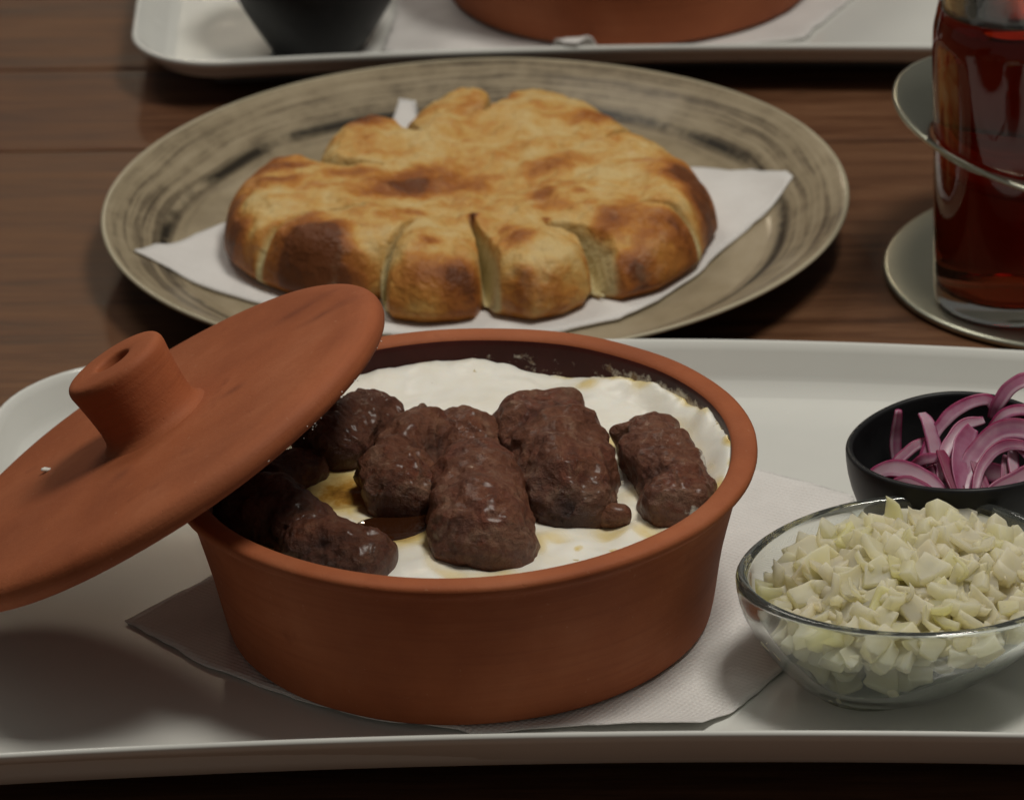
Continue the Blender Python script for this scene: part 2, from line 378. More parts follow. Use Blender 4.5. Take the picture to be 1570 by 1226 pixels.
# ------------------------------------------------------------------ clay pots
PZ = 0.0105
def pot_mesh():
    prof = smooth_profile([(.060, .0), (.0680, .0), (.0704, .0008), (.0713, .0030), (.0725, .0085), (.0750, .0220), (.0785, .0370), (.0805, .0445)], 4)
    prof += [(.0809, .0462), (.0816, .0467), (.0826, .0471), (.0838, .0478), (.0847, .0488), (.0851, .0500), (.0850, .0510), (.0843, .0517), (.0830, .0520), (.0805, .0520), (.0785, .0516), (.0777, .0507), (.0773, .0490)]
    n_out = len(prof)
    prof += [(.0768, .0460), (.0755, .040), (.072, .025), (.068, .010), (.064, .0065), (.055, .0058)]
    V, F = lathe(prof, 128)
    n = len(prof) * 128
    V = [Vector(v) for v in V]
    for i, v in enumerate(V[:n]):
        a = mn.noise(Vector((v.x, v.y, v.z)) * 35) * 0.00035 + mn.noise(Vector((v.x * 9, v.y * 9, v.z * 30))) * 0.0005
        d = Vector((v.x, v.y, 0)); d.normalize(); v += d * a
        v.z += mn.noise(Vector((v.x * 40, v.y * 40, 3))) * 0.0002
    mid = []
    for f in F:
        mid.append(1 if min(i // 128 for i in f) >= n_out - 2 and max(f) < n else (1 if max(f) == len(V) - 1 else 0))
    return V, F, mid
V, F, mid = pot_mesh()
RES = []
for v in V:
    aw = math.atan2(v.y, v.x); rr_ = math.hypot(v.x, v.y)
    q = (math.exp(-((aw - .35) / .65) ** 2) * .95 + .30 * math.exp(-((aw - 1.45) / .3) ** 2)) if rr_ > .07 else 0
    RES.append(q * sstep(.0506, .0465, v.z) if rr_ < .0777 else 0)
pot = mesh('clay_pot', V, F, None, mats=[CLAY, GLAZE], midx=mid, attrs={'residue': RES})
pot.location = (0, 0, PZ)
tag(pot, 'round terracotta pot full of yogurt and meat on the front tray', 'pot')
pot2 = pot.copy(); pot2.data = pot.data.copy(); COL.objects.link(pot2); pot2.data.attributes.remove(pot2.data.attributes['residue']); pot2.location = (.0675, .508, .0112); pot2.rotation_euler = (0, 0, 1.1)
tag(pot2, 'terracotta pot standing on the rear tray, cut off by the top edge', 'pot')

# lid: leans on the pot rim and on the tray's left rim
LT, LA = 0.5236, 2.9351
ln = Vector((math.sin(LT) * math.cos(LA), math.sin(LT) * math.sin(LA), math.cos(LT)))
lx = ln.cross(Vector((0, 1, 0))).normalized(); lx = (Vector((1, 0, 0)) - ln * ln.x).normalized(); ly_ = ln.cross(lx)
lid = empty('pot_lid', (-.0885, .0056, .0652)); tag(lid, 'round terracotta lid with hollow knob leaning against the open pot', 'lid')
lid.matrix_world = Matrix(((lx.x, ly_.x, ln.x, -.0885), (lx.y, ly_.y, ln.y, .0056), (lx.z, ly_.z, ln.z, .0652), (0, 0, 0, 1)))
prof = [(.030, -.0042), (.068, -.0044), (.0735, -.0044)]
prof += [(.0730 + .0042 * math.sin(a), -.0002 - .0042 * math.cos(a)) for a in np.linspace(0.25, 2.75, 9)]
prof += [(.0725, .0044), (.0705, .00475)] + [(r_, .0050 + .0006 * (.0690 - r_) / .047) for r_ in np.linspace(.069, .022, 30)]
V, F = lathe(prof, 128)
for v in V:
    v.z += mn.noise(Vector((v.x * 22, v.y * 22, 1.3))) * 0.0005
    rr_ = 1 + mn.noise(Vector((v.x * 14, v.y * 14, 5.1))) * 0.006
    v.x *= rr_; v.y *= rr_
ST = []
for v in V:
    q = 0
    for sx_, sy_, a_, b_ in ((.052, .030, .010, .0030), (.062, .012, .008, .0030), (-.006, -.030, .003, .003), (.030, -.012, .004, .002)):
        q = max(q, math.exp(-((v.x - sx_) / a_) ** 2 - ((v.y - sy_) / b_) ** 2))
    ST.append(q * (.7 + .5 * mn.noise(v * 200)))
mesh('lid_disc', V, F, CLAY, lid, attrs={'stain': ST})
kp = smooth_profile([(.0198, .0050), (.0172, .0056), (.0152, .0075), (.0146, .0110), (.0149, .0170), (.0155, .0225), (.01585, .0252), (.0156, .0268), (.0146, .0279), (.0125, .0283), (.0085, .0284), (.0064, .0282), (.0055, .0276), (.0052, .0255), (.0051, .0180)], 3)
V, F = lathe(kp, 72)
k = mesh('knob', V, F, CLAY, lid); k.location = (.0030, .0010, 0)
# crumb of yogurt on the lid and smears along its edge
def blob(name, loc, r, sq, mat, seed, seg=14):
    rs = []
    for i in range(1, 7):
        th = math.pi * i / 7; ring = []
        for j in range(seg):
            a = 2 * math.pi * j / seg
            d = Vector((math.sin(th) * math.cos(a), math.sin(th) * math.sin(a), -math.cos(th)))
            q = 1 + 0.35 * mn.noise(d * 1.6 + Vector((seed * 3.7, 0, seed)))
            ring.append(Vector((d.x * r * sq[0] * q, d.y * r * sq[1] * q, d.z * r * sq[2] * q)))
        rs.append(ring)
    V, F = rings(rs)
    o = mesh(name, V, F, mat); o.location = loc; return o
def on_lid(x, y, z): return lid.matrix_world @ Vector((x, y, z))
cr = blob('yogurt_crumb', on_lid(-.0360, .0185, .0056), .0012, (1.3, .7, .5), YOG, 3); tag(cr, 'tiny white crumb stuck on top of the terracotta lid', 'crumb')
V, F = [], []
for i in range(18):
    a = random.gauss(-.62, .28); rad = .0772 + random.uniform(-.0012, .0002); z0 = random.uniform(-.0042, -.0022)
    if random.random() < .3: a = random.gauss(-.80, .02)
    s0 = random.uniform(.0001, .0003) if random.random() < .9 else .0005; b0 = len(V)
    for dx, dy, dz in ((1, 0, 0), (-1, 0, 0), (0, 1, 0), (0, -1, 0), (0, 0, 1), (0, 0, -1)):
        V.append(Vector((rad * math.cos(a) + dx * s0, rad * math.sin(a) + dy * s0, z0 + dz * s0 * .8)))
    F += [(b0 + p, b0 + q, b0 + r_) for p, q, r_ in ((0, 2, 4), (2, 1, 4), (1, 3, 4), (3, 0, 4), (2, 0, 5), (1, 2, 5), (3, 1, 5), (0, 3, 5))]
sm = mesh('yogurt_smear', V, F, YOG, lid); sm['kind'] = 'stuff'

# ------------------------------------------------------------------ yogurt in the pot
YZ = 0.0520
OILS = [(-.0190, -.0290, .0105, .9), (-.0345, -.0040, .013, .80), (-.026, -.0320, .006, .55), (-.0380, .004, .009, .5), (.0061, .0389, .0040, .30), (.0234, .0351, .0035, .28), (.0378, .0607, .0045, .30), (.0552, .0545, .0050, .35), (.032, -.0455, .0012, .5), (.0417, -.0463, .0012, .45), (-.047, -.047, .008, .4), (-.058, -.035, .008, .5)]
MEATS = [(Vector((.0035, -.004, 0)), Vector((.0058, -.0475, 0)), .0158), (Vector((.0215, .026, 0)), Vector((.0315, -.024, 0)), .0165), (Vector((.054, .02, 0)), Vector((.061, -.027, 0)), .0135), (Vector((-.011, .03, 0)), Vector((-.0185, -.015, 0)), .0140)]
V, A = [], []
NS, NR = 260, 110
for i in range(1, NR + 1):
    t = i / NR
    for j in range(NS):
        a = 2 * math.pi * j / NS
        rmax = .0758 + 0.0004 * mn.noise(Vector((math.cos(a) * 5, math.sin(a) * 5, 2)))
        x, y = rmax * t * math.cos(a), rmax * t * math.sin(a)
        z = YZ + 0.0016 * mn.noise(Vector((x, y, 0)) * 45) + 0.0011 * mn.noise(Vector((x, y, 3)) * 140)
        fro = sstep(.86, .98, t) * (.5 + mn.noise(Vector((x, y, 8)) * 30)); z += fro * .0016 * (.6 - mn.voronoi(Vector((x, y, 0)) * 330)[0][0])
        e = sstep(.90, 1.0, t)
        z += e * (0.0016 * (0.4 + mn.noise(Vector((math.cos(a) * 4, math.sin(a) * 4, 9)))) + 0.0005 * mn.noise(Vector((x, y, 1)) * 300))
        # crust climbing the wall at the rear and the right; thin bare gap between
        z += sstep(.80, .97, t) * 0.0030 * math.exp(-((a - 1.68) / .33) ** 2)
        aw = a if a < math.pi else a - 2 * math.pi
        cl = .0072 * math.exp(-((aw - .15) / .75) ** 2) * (0.85 + .22 * mn.noise(Vector((math.cos(a) * .08, math.sin(a) * .08, 7)) * 60) + .12 * mn.noise(Vector((math.cos(a) * .08, math.sin(a) * .08, 17)) * 260))
        z += sstep(.89, 1.0, t) * cl
        x += sstep(.89, 1.0, t) * cl * .30 * math.cos(a); y += sstep(.89, 1.0, t) * cl * .30 * math.sin(a)
        z -= sstep(.88, .96, t) * 0.0022 * math.exp(-((a - 1.22) / .20) ** 2)
        o_ = 0
        for ox, oy, orr, s0 in OILS:
            d2 = ((x - ox) ** 2 + (y - oy) ** 2) / orr ** 2
            o_ = max(o_, s0 * math.exp(-d2 * 1.1))
        for (ma, mb_, mr) in MEATS:
            ab = mb_ - ma; tt = max(0, min(1, ((x - ma.x) * ab.x + (y - ma.y) * ab.y) / (ab.x ** 2 + ab.y ** 2)))
            dd = math.hypot(x - ma.x - ab.x * tt, y - ma.y - ab.y * tt) - mr
            if dd < .006: o_ = max(o_, (.16 + .45 * mn.noise(Vector((x, y, 21)) * 70)) * math.exp(-(max(0, dd) / .0024) ** 2))
        o_ = max(o_, .20 * max(0, mn.noise(Vector((x, y, 31)) * 55) - .05) * 1.6)
        z -= 0.0012 * max(0, o_ - .35)
        o_ = max(o_, 0.30 * sstep(.955, 1.0, t) * (0.5 + 1.6 * mn.noise(Vector((x, y, 5)) * 130)) * (1.5 if abs(aw - .4) < .8 else .5))
        V.append(Vector((x, y, z))); A.append(max(0, o_))
V.append(Vector((0, 0, YZ))); A.append(0)
F = []
for i in range(NR - 1):
    for j in range(NS):
        k2 = (j + 1) % NS; F.append((i * NS + j, i * NS + k2, (i + 1) * NS + k2, (i + 1) * NS + j)[::-1])
F += [(NR * NS, j, (j + 1) % NS) for j in range(NS)]
# skirt so that it has a body
b0 = len(V)
for j in range(NS):
    p = V[(NR - 1) * NS + j]; V.append(Vector((p.x * .93, p.y * .93, .0185 + PZ))); A.append(0)
F += [((NR - 1) * NS + j, b0 + j, b0 + (j + 1) % NS, (NR - 1) * NS + (j + 1) % NS) for j in range(NS)]
yog = mesh('yogurt', V, F, YOG, attrs={'oil': A})
tag(yog, 'white yogurt filling the front clay pot round the meat', 'yogurt')
# pool of juice between the meat rolls
rs = []
for f_, z in ((1.0, -.0002), (.97, .0003), (.9, .00045), (.5, .0005)):
    ring = []
    for j in range(48):
        a = 2 * math.pi * j / 48; q = f_ * (1 + .22 * mn.noise(Vector((math.cos(a) * 1.3, math.sin(a) * 1.3, 4))))
        ring.append(Vector((-.0175 + .0150 * q * math.cos(a), -.0280 + .0085 * q * math.sin(a), YZ + .0003 + z)))
    rs.append(ring)
V, F = rings(rs); mesh('juice_pool', V, F, OIL, yog)

# ------------------------------------------------------------------ meat rolls
def roll(axis, rad, label, seed, flat=.92, lump=1.0, cream=None, char_shade=0.0, taper=(1, 1), nu=110, nv=96, bumps=(), burn=()):
    axis = [(x, y, z - .0010) for x, y, z in axis]
    P = catmull(axis, 16); L = sum((P[i + 1] - P[i]).length for i in range(len(P) - 1))
    rad = r0 = rad * .90
    # arc-length resample incl. end caps
    acc = [0]
    for i in range(len(P) - 1): acc.append(acc[-1] + (P[i + 1] - P[i]).length)
    def at(s):
        if s <= 0: return P[0] + (P[1] - P[0]).normalized() * s
        if s >= L: return P[-1] + (P[-1] - P[-2]).normalized() * (s - L)
        for i in range(len(P) - 1):
            if acc[i + 1] >= s: return P[i].lerp(P[i + 1], (s - acc[i]) / (acc[i + 1] - acc[i]))
    cap = r0 * .62
    V, A, C = [], [], []; rs = []
    ctr = sum(P, Vector()) / len(P)
    for i in range(nu):
        th = -math.pi / 2 + math.pi * (i + .5) / nu
        # superellipse end caps
        s_rel = math.sin(th); k = abs(s_rel)
        s = (L / 2) + s_rel * (L / 2 + cap)
        prof_r = (1 - k ** 4.2) ** (1 / 2.3)
        u = (s_rel + 1) / 2
        rr_ = r0 * prof_r * (taper[0] * (1 - u) + taper[1] * u)
        c = at(s); t_ = (at(min(L, max(0, s)) + .0005) - at(min(L, max(0, s)) - .0005)).normalized()
        n1 = Vector((0, 0, 1)); n1 = (n1 - t_ * n1.dot(t_)).normalized(); n2 = t_.cross(n1)
        ring = []
        for j in range(nv):
            a = 2 * math.pi * j / nv
            d = n1 * math.sin(a) * flat + n2 * math.cos(a)
            p = c + d * rr_
            q = p + Vector((seed * .37, seed * .11, seed * .23))
            amp = r0 * lump * min(1, prof_r * 1.6 + .15)
            disp = .23 * mn.noise(q * 58) + .14 * mn.noise(q * 130) + .07 * mn.noise(q * 270) + .038 * mn.noise(q * 600)
            vd = mn.voronoi(q * 170)[0][0]; disp += .10 * max(0, .55 - vd)
            p = p + d.normalized() * amp * disp
            for bx, by, bz, br_, ba in bumps: p = p + d * ba * math.exp(-((p - Vector((bx, by, bz))).length / br_) ** 2)
            ring.append(p - ctr)
            cv = 0; bv = 0
            for bx, by, bz, br_ in burn: bv = max(bv, .75 * math.exp(-((p - Vector((bx, by, bz))).length / br_) ** 2))
            if cream:
                for (cx, cy, cz, crr) in cream: cv = max(cv, math.exp(-((p - Vector((cx, cy, cz))).length / crr) ** 2))
            A.append(cv); C.append(max(bv, char_shade * (0.5 + .4 * mn.noise(q * 70))) + max(0, min(.5, (-disp - .06) * 3.0)))  # burnt spots and charred hollows, plus shade painted into the rolls under the lid
        rs.append(ring)
    V, F = rings(rs); A += [0, 0]; C += [0, 0]
    o = mesh('meat_roll', V, F, MEAT, attrs={'cream': A, 'char_shade': C}); o.location = ctr
    return tag(o, label, 'meat roll', 'grilled meat rolls in the yogurt')
roll([(.0035, -.004, .0575), (.0048, -.028, .0585), (.0058, -.0475, .0570)], .0157, 'largest meat roll lying at the front centre of the pot, end on', 1, lump=.85, taper=(.93, 1.05), bumps=[(.0185, -.052, .0515, .008, .0045), (-.0060, -.0480, .052, .007, .002), (.013, .006, .062, .008, .0015)])
roll([(.0215, .0260, .0560), (.0268, .0060, .0580), (.0300, -.0120, .0575), (.0315, -.0240, .0550)], .0170, 'meat roll with a glossy burnt lower end, right of the front centre roll', 2, lump=1.0, char_shade=.10, taper=(.90, 1.0), bumps=[(.0300, .0330, .0610, .0055, .0060), (.0140, .0280, .058, .007, .002)], burn=[(.0300, -.0330, .0540, .0110), (.0240, -.0200, .0620, .006)])
roll([(.0540, .0200, .0555), (.0560, .0020, .0575), (.0605, -.0150, .0570), (.0610, -.0270, .0550)], .0128, 'rightmost meat roll with yogurt smeared down its right side', 3, lump=1.05, taper=(.76, 1.08), bumps=[(.0450, .0170, .0590, .0035, .0045), (.0600, .0260, .0600, .006, .003)],
     cream=[(.0720, -.0120, .062, .0052), (.0655, -.0370, .056, .0045), (.0655, .0110, .060, .0040)])
roll([(-.0110, .0300, .0560), (-.0125, .0120, .0580), (-.0170, -.0020, .0570), (-.0185, -.0150, .0560)], .0132, 'knobbly meat roll above the brown juice pool', 4, lump=1.2, char_shade=.15, taper=(.72, 1.12), bumps=[(-.0110, .0370, .0640, .0055, .0060)])
roll([(-.0030, .0260, .0555), (.0010, .0180, .0560), (.0050, .0120, .0550)], .0110, 'short meat piece tucked behind the largest roll', 5, lump=1.3)
roll([(-.0255, .0350, .0560), (-.0330, .0270, .0575), (-.0400, .0180, .0560)], .0128, 'dark meat roll at the back left beside the lid edge', 6, lump=1.35, char_shade=.6)
roll([(-.0445, .0105, .0540), (-.0500, .0060, .0545), (-.0550, .0020, .0540)], .0075, 'small dark meat scrap in the shade under the lid', 7, lump=1.4, char_shade=.8)  # lid's shade is partly put into its dark colour
roll([(-.0625, -.0125, .0555), (-.0540, -.0230, .0565), (-.0440, -.0340, .0550)], .0125, 'darkest meat roll half hidden under the lid', 8, lump=1.1, char_shade=.9)  # high value darkens the colour for the shade beneath the lid
roll([(-.0440, -.0415, .0540), (-.0350, -.0470, .0550), (-.0265, -.0515, .0540)], .0118, 'meat roll against the front left wall of the pot', 9, lump=1.1, char_shade=.7)
def meat_bit(loc, r, label, seed):
    o = blob('meat_crumb', loc, r, (1.2, .9, .8), MEAT, seed, 20); tag(o, label, 'meat crumb'); return o
mb = roll([(.0390, -.0265, .0545), (.0425, -.0295, .0550), (.0450, -.0290, .0545)], .0044, 'little burnt crumb between the two right hand meat rolls', 11, lump=1.6, char_shade=.2, nu=30, nv=28)
mb.name = 'meat_crumb'; mb['category'] = 'meat crumb'; del mb['group']

# ------------------------------------------------------------------ napkins
def napkin(name, poly, zf, label, step=.0022, edge_j=.0008, lift=.0011):
    """thin paper sheet cut to a polygon and laid over zf(x, y)"""
    P = [Vector((x, y, 0)) for x, y in poly]
    # densify and ragged edge
    loop = []
    for i in range(len(P)):
        a, b = P[i], P[(i + 1) % len(P)]; n = max(2, int((b - a).length / step))
        for k in range(n):
            q = a.lerp(b, k / n); d = Vector((mn.noise(q * 160), mn.noise(q * 160 + Vector((7, 3, 1))), 0)) * edge_j
            d += Vector((mn.noise(q * 45), mn.noise(q * 45 + Vector((2, 8, 1))), 0)) * edge_j * 1.5
            loop.append(q + d)
    c = sum(loop, Vector()) / len(loop); n = len(loop); NRr = 34
    th = .00035; V = []; F = []
    for top in (1, 0):
        base = len(V)
        for i in range(1, NRr + 1):
            for q in loop:
                p = c.lerp(q, i / NRr)
                z = zf(p.x, p.y) + (th if top else -.0006 * (1 if lift < .0005 else 0)) + 0.0007 * (1 + mn.noise(p * 42)) + .0003 * mn.noise(p * 110) + lift * max(0, mn.noise(p * 30 + Vector((4, 4, 4)))) * sstep(.8, 1.0, i / NRr)
                V.append(Vector((p.x, p.y, z)))
        V.append(Vector((c.x, c.y, zf(c.x, c.y) + .0004 + (th if top else 0)))); ci = len(V) - 1
        for i in range(NRr - 1):
            for j in range(n):
                k2 = (j + 1) % n; f = (base + i * n + j, base + i * n + k2, base + (i + 1) * n + k2, base + (i + 1) * n + j)
                F.append(f[::-1] if top else f)
        F += [((ci, base + j, base + (j + 1) % n) if top else (ci, base + (j + 1) % n, base + j)) for j in range(n)]
    tb = (NRr - 1) * n; bb = NRr * n + 1 + (NRr - 1) * n
    F += [(tb + j, bb + j, bb + (j + 1) % n, tb + (j + 1) % n) for j in range(n)]
    return tag(mesh(name, V, F, PAPER), label, 'napkin')
def flat_z(x, y):
    e = -.100 - y   # the lower edge curls up a little near the tray wall
    return .0090 + .0022 * sstep(-.034, -.022, e) * sstep(.0, .05, x) + .0012 * sstep(.09, .118, x)
napkin('paper_napkin', [(-.1010, .0020), (-.0760, -.0270), (-.050, -.0490), (-.025, -.064), (0, -.0725), (.028, -.0730), (.045, -.0745), (.064, -.0760), (.0735, -.0665), (.0815, -.056), (.0912, -.0410), (.106, .005), (.1185, .0590), (.0905, .0850), (.040, .118), (-.020, .090), (-.062, .045)],
       flat_z, 'embossed white paper napkin under the front clay pot')
napkin('paper_napkin', [(-.0280, .447), (.000, .4365), (.030, .4345), (.0400, .4180), (.0450, .4170), (.0560, .4340), (.13, .443), (.16, .50), (.10, .585), (.02, .60), (-.02, .53)],
       lambda x, y: .0092 + .0122 * sstep(.4330, .4225, y), 'white paper napkin under the rear clay pot', lift=.0003)

# ------------------------------------------------------------------ stoneware plate, paper and bread
PC = (.005, .2850); PLR = .1290
pl_prof = [(0.0, .0042), (.060, .0042), (.090, .0044), (.100, .0050), (.104, .0062), (.108, .0082), (.114, .0118), (.120, .0152), (.1255, .0180), (.1275, .0187)]
def plate_z(x, y):
    r = math.hypot(x - PC[0], y - PC[1])
    return float(np.interp(r, [p[0] for p in pl_prof], [p[1] for p in pl_prof]))
prof = [(.040, .0014), (.078, .0014), (.080, .0004), (.084, .0004), (.086, .0016), (.095, .0022), (.102, .0036), (.110, .0080), (.118, .0128), (.1260, .0165), (.1285, .0174), (.1290, .0182), (.1284, .0189)] + [(r, z) for r, z in reversed(pl_prof[1:])]
V, F = lathe(prof, 144)
for v in V: v.z += .0006 * mn.noise(Vector((v.x * 12, v.y * 12, 2))) * min(1, math.hypot(v.x, v.y) / .1)
pl = mesh('stoneware_plate', V, F, STONE); pl.location = (PC[0], PC[1], 0)
tag(pl, 'round brown brushed stoneware plate under the baked bread', 'plate')
napkin('paper_napkin', [(-.1115, .2575), (-.1049, .2738), (-.0924, .2918), (-.0820, .3010), (-.055, .330), (-.0300, .3700), (-.0248, .3855), (-.0217, .3950), (-.0158, .3940), (-.0150, .3860), (-.010, .372), (.006, .350), (.060, .342), (.0888, .3313), (.1023, .3250), (.1142, .3127), (.1163, .3067), (.1097, .2963), (.0946, .2723), (.0796, .2438), (.0654, .2228), (.0518, .2095), (.0321, .2011), (.0105, .1980), (-.030, .205), (-.0614, .2283), (-.0839, .2443), (-.0997, .2568)],
       lambda x, y: plate_z(x, y) + .0003, 'white paper napkin between the bread and the stoneware plate', edge_j=.0004, lift=.0004)

# bread
BC = (.0030, .2850)
outl = [(-.0815, .2707), (-.0777, .2566), (-.0684, .2439), (-.0527, .2302), (-.0350, .2290), (-.0275, .2300), (-.0262, .2210), (-.0245, .2118), (-.0154, .2080), (-.0024, .2078), (.0041, .2107), (.0066, .2190), (.0082, .2190), (.0107, .2130), (.0236, .2062), (.0345, .2095), (.0415, .2168), (.0432, .2260), (.0450, .2262), (.0480, .2215), (.0544, .2200), (.0679, .2270), (.0796, .2428), (.0851, .2610),
        (.0881, .2704), (.0856, .2877), (.0788, .3088), (.068, .3235), (.0606, .3375), (.0508, .3569), (.0418, .3703), (.0326, .3763), (.0208, .3768), (.0148, .367), (.0101, .3745), (-.0004, .3767), (-.0099, .3700), (-.0169, .3568), (-.0204, .3520), (-.0263, .3528), (-.0344, .3549), (-.0447, .3396), (-.0508, .3194), (-.0605, .3228), (-.0696, .3184), (-.076, .3056), (-.0811, .2878)]
oa = sorted((math.atan2(y - BC[1], x - BC[0]) % (2 * math.pi), math.hypot(x - BC[0], y - BC[1])) for x, y in outl)
oaa = np.array([a for a, _ in oa]); orr = np.array([r_ for _, r_ in oa])
oaa3 = np.concatenate([oaa - 2 * math.pi, oaa, oaa + 2 * math.pi]); orr3 = np.concatenate([orr] * 3)
# slits as polylines from the inner end outwards, with width at both ends and depth
# slits as polylines from the inner end outwards: wall widths left and right of the cut at its outer end, depth
slits = [([(-.0150, .2500), (-.0205, .2370), (-.0252, .2240), (-.0280, .2080)], .0050, .0016, 1.0),
         ([(.0034, .2500), (.0060, .2360), (.0076, .2200), (.0085, .2020)], .0016, .0062, 1.0),
         ([(.0285, .2460), (.0375, .2390), (.0435, .2270), (.0470, .2060)], .0018, .0095, 1.0),
         ([(.0600, .2560), (.0770, .2480), (.0960, .2340)], .0030, .0030, .40),
         ([(.0520, .3130), (.0640, .3260), (.0760, .3400)], .0040, .0040, .45),
         ([(.0095, .3400), (.0130, .3560), (.0150, .3780)], .0055, .0030, .85),
         ([(-.0140, .3260), (-.0190, .3390), (-.0230, .3560)], .0040, .0040, .55),
         ([(-.0270, .3000), (-.0420, .3080), (-.0600, .3260)], .0040, .0050, .55),
         ([(-.0300, .2600), (-.0480, .2600), (-.0640, .2480), (-.0800, .2360)], .0022, .0030, .42)]
slit_p = [(catmull([(x, y, 0) for x, y in P], 10), a, b, d) for P, a, b, d in slits]
def slit_f(x, y):
    best = 0; side = 0; Q = Vector((x, y, 0))
    for P, wl, wr, dep in slit_p:
        n_ = len(P) - 1
        if min((P[0] - Q).length, (P[-1] - Q).length, (P[n_ // 2] - Q).length) > .03: continue
        dm, um, sg = 9, 0, 1
        for i in range(n_):
            a, b = P[i], P[i + 1]; ab = b - a; t = max(0, min(1, ((x - a.x) * ab.x + (y - a.y) * ab.y) / ab.length_squared))
            d = math.hypot(x - a.x - ab.x * t, y - a.y - ab.y * t)
            if d < dm: dm, um = d, (i + t) / n_; sg = ab.x * (y - a.y) - ab.y * (x - a.x)
        w_ = .0011 + ((wr if sg > 0 else wl) - .0011) * min(1, um * 1.5)
        v = (1 - sstep(.0003, max(.0010, w_), dm)) * dep * sstep(-.05, .30, um + .05)
        sh = math.exp(-(dm / (.0035 + w_)) ** 2) * dep * .22 * um
        best = max(best, v); side = max(side, sh)
    return best, side
BR = [(-.0515, .2320, .0165, .0165, .90), (-.0560, .2190, .016, .014, .50), (-.0120, .2130, .0110, .0055, .42), (-.0010, .2120, .006, .0050, .6), (-.0095, .2270, .0035, .0030, .5), (.0775, .2800, .0085, .011, 1.0), (.0830, .2650, .007, .012, .7), (.0488, .3330, .0080, .0080, .60), (-.0330, .3430, .0085, .0090, .95), (-.0143, .2840, .018, .010, .42), (-.0250, .2770, .015, .007, .40), (-.0008, .2912, .022, .008, .32), (.0279, .2671, .0042, .0055, .55), (.0330, .2935, .010, .008, .42), (.0200, .2300, .0065, .0070, .42), (.0160, .2380, .004, .003, .3), (.0601, .2450, .012, .010, .30), (.0500, .2380, .006, .008, .42), (.0690, .2380, .010, .012, .34), (.075, .2420, .006, .006, .35), (-.0595, .3020, .011, .006, .55), (-.0640, .2860, .010, .0055, .60), (-.0789, .276, .005, .016, .75), (-.0745, .2600, .0050, .007, .65), (.0229, .3700, .014, .004, .45), (-.0020, .3720, .009, .004, .55), (.0412, .2657, .0028, .0022, .5), (-.0369, .2930, .013, .005, .5), (-.069, .307, .008, .009, .55), (-.0600, .3150, .009, .005, .4), (.0180, .3600, .004, .007, .35), (.0045, .2500, .0016, .0016, .9), (.0290, .2480, .0020, .0014, .7), (.0230, .2090, .012, .003, .35), (.056, .2230, .010, .003, .5), (.034, .2560, .012, .004, .22), (.010, .274, .02, .006, .2), (-.015, .256, .005, .004, .4)]
NA, NRb = 860, 150
V, BA, CA = [], [], []
Hm = .0208; zb = .0062
ts = [1 - (1 - (i / NRb)) ** 1.5 for i in range(1, NRb + 1)]
for i in range(NRb):
    t = ts[i]
    for j in range(NA):
        a = 2 * math.pi * j / NA
        ro = float(np.interp(a, oaa3, orr3)) * (1 + .010 * mn.noise(Vector((math.cos(a) * 6, math.sin(a) * 6, 1))))
        x, y = BC[0] + ro * t * math.cos(a), BC[1] + ro * t * math.sin(a)
        te = max(0, (t - .79) / .21)
        e = max(0, 1 - te ** 2.6) ** .48
        lob = .0035 * mn.noise(Vector((x, y, 0)) * 34) + .0016 * mn.noise(Vector((x, y, 4)) * 80) + .0009 * mn.noise(Vector((x, y, 2)) * 190) + .0004 * mn.noise(Vector((x, y, 2)) * 420) + .0011 * max(0, .42 - mn.voronoi(Vector((x, y, 0)) * 95)[0][0])
        h = (Hm - .0040 * (1 - t) ** 1.2 + lob + .0022 * math.sin(t * 3.14) ** 2) * (0.18 + .82 * e) if te > 0 else Hm - .0040 * (1 - t) ** 1.2 + lob + .0022 * math.sin(t * 3.14) ** 2
        # the big dark lobe at front left is puffed up
        h += .0040 * math.exp(-(((x + .053) / .017) ** 2 + ((y - .238) / .015) ** 2)) * e
        sv, sd = slit_f(x, y)
        hb = h
        h = h * (1 - sd * e) * (1 - sv) + .0012 * sv
        hz = zb + max(.0010, h)
        # undercut of the rim
        if t > .985: x, y = BC[0] + (x - BC[0]) * 1.0, BC[1] + (y - BC[1]) * 1.0
        V.append(Vector((x - BC[0], y - BC[1], hz)))
        b = 0.21 + .24 * (mn.noise(Vector((x, y * 1.7, 6)) * 48)) + .15 * mn.noise(Vector((x, y * 1.5, 8)) * 130)
        for bx, by, sx_, sy_, am in BR:
            q = ((x - bx) / sx_) ** 2 + ((y - by) / sy_) ** 2
            if q < 6: b += am * math.exp(-(q * (1 + .6 * mn.noise(Vector((x, y, 12)) * 90))) ** 1.35)
        b += .12 * sstep(.90, 1.0, t)
        b *= 1 - min(1, sv * 2.0) * .85
        BA.append(b); CA.append(min(1, sstep(.05, .35, sv)))
F = []
for i in range(NRb - 1):
    for j in range(NA):
        k2 = (j + 1) % NA; F.append((i * NA + j, (i + 1) * NA + j, (i + 1) * NA + k2, i * NA + k2))
V.append(Vector((0, 0, zb + Hm - .005))); BA.append(.3); CA.append(0)
F += [(len(V) - 1, j, (j + 1) % NA) for j in range(NA)]
b0 = len(V)
for j in range(NA):
    p = V[(NRb - 1) * NA + j]; V.append(Vector((p.x * .955, p.y * .955, zb - .0004))); BA.append(.55); CA.append(0)
F += [((NRb - 1) * NA + j, b0 + j, b0 + (j + 1) % NA, (NRb - 1) * NA + (j + 1) % NA) for j in range(NA)]
V.append(Vector((0, 0, zb))); BA.append(.5); CA.append(0)
F += [(len(V) - 1, b0 + (j + 1) % NA, b0 + j) for j in range(NA)]
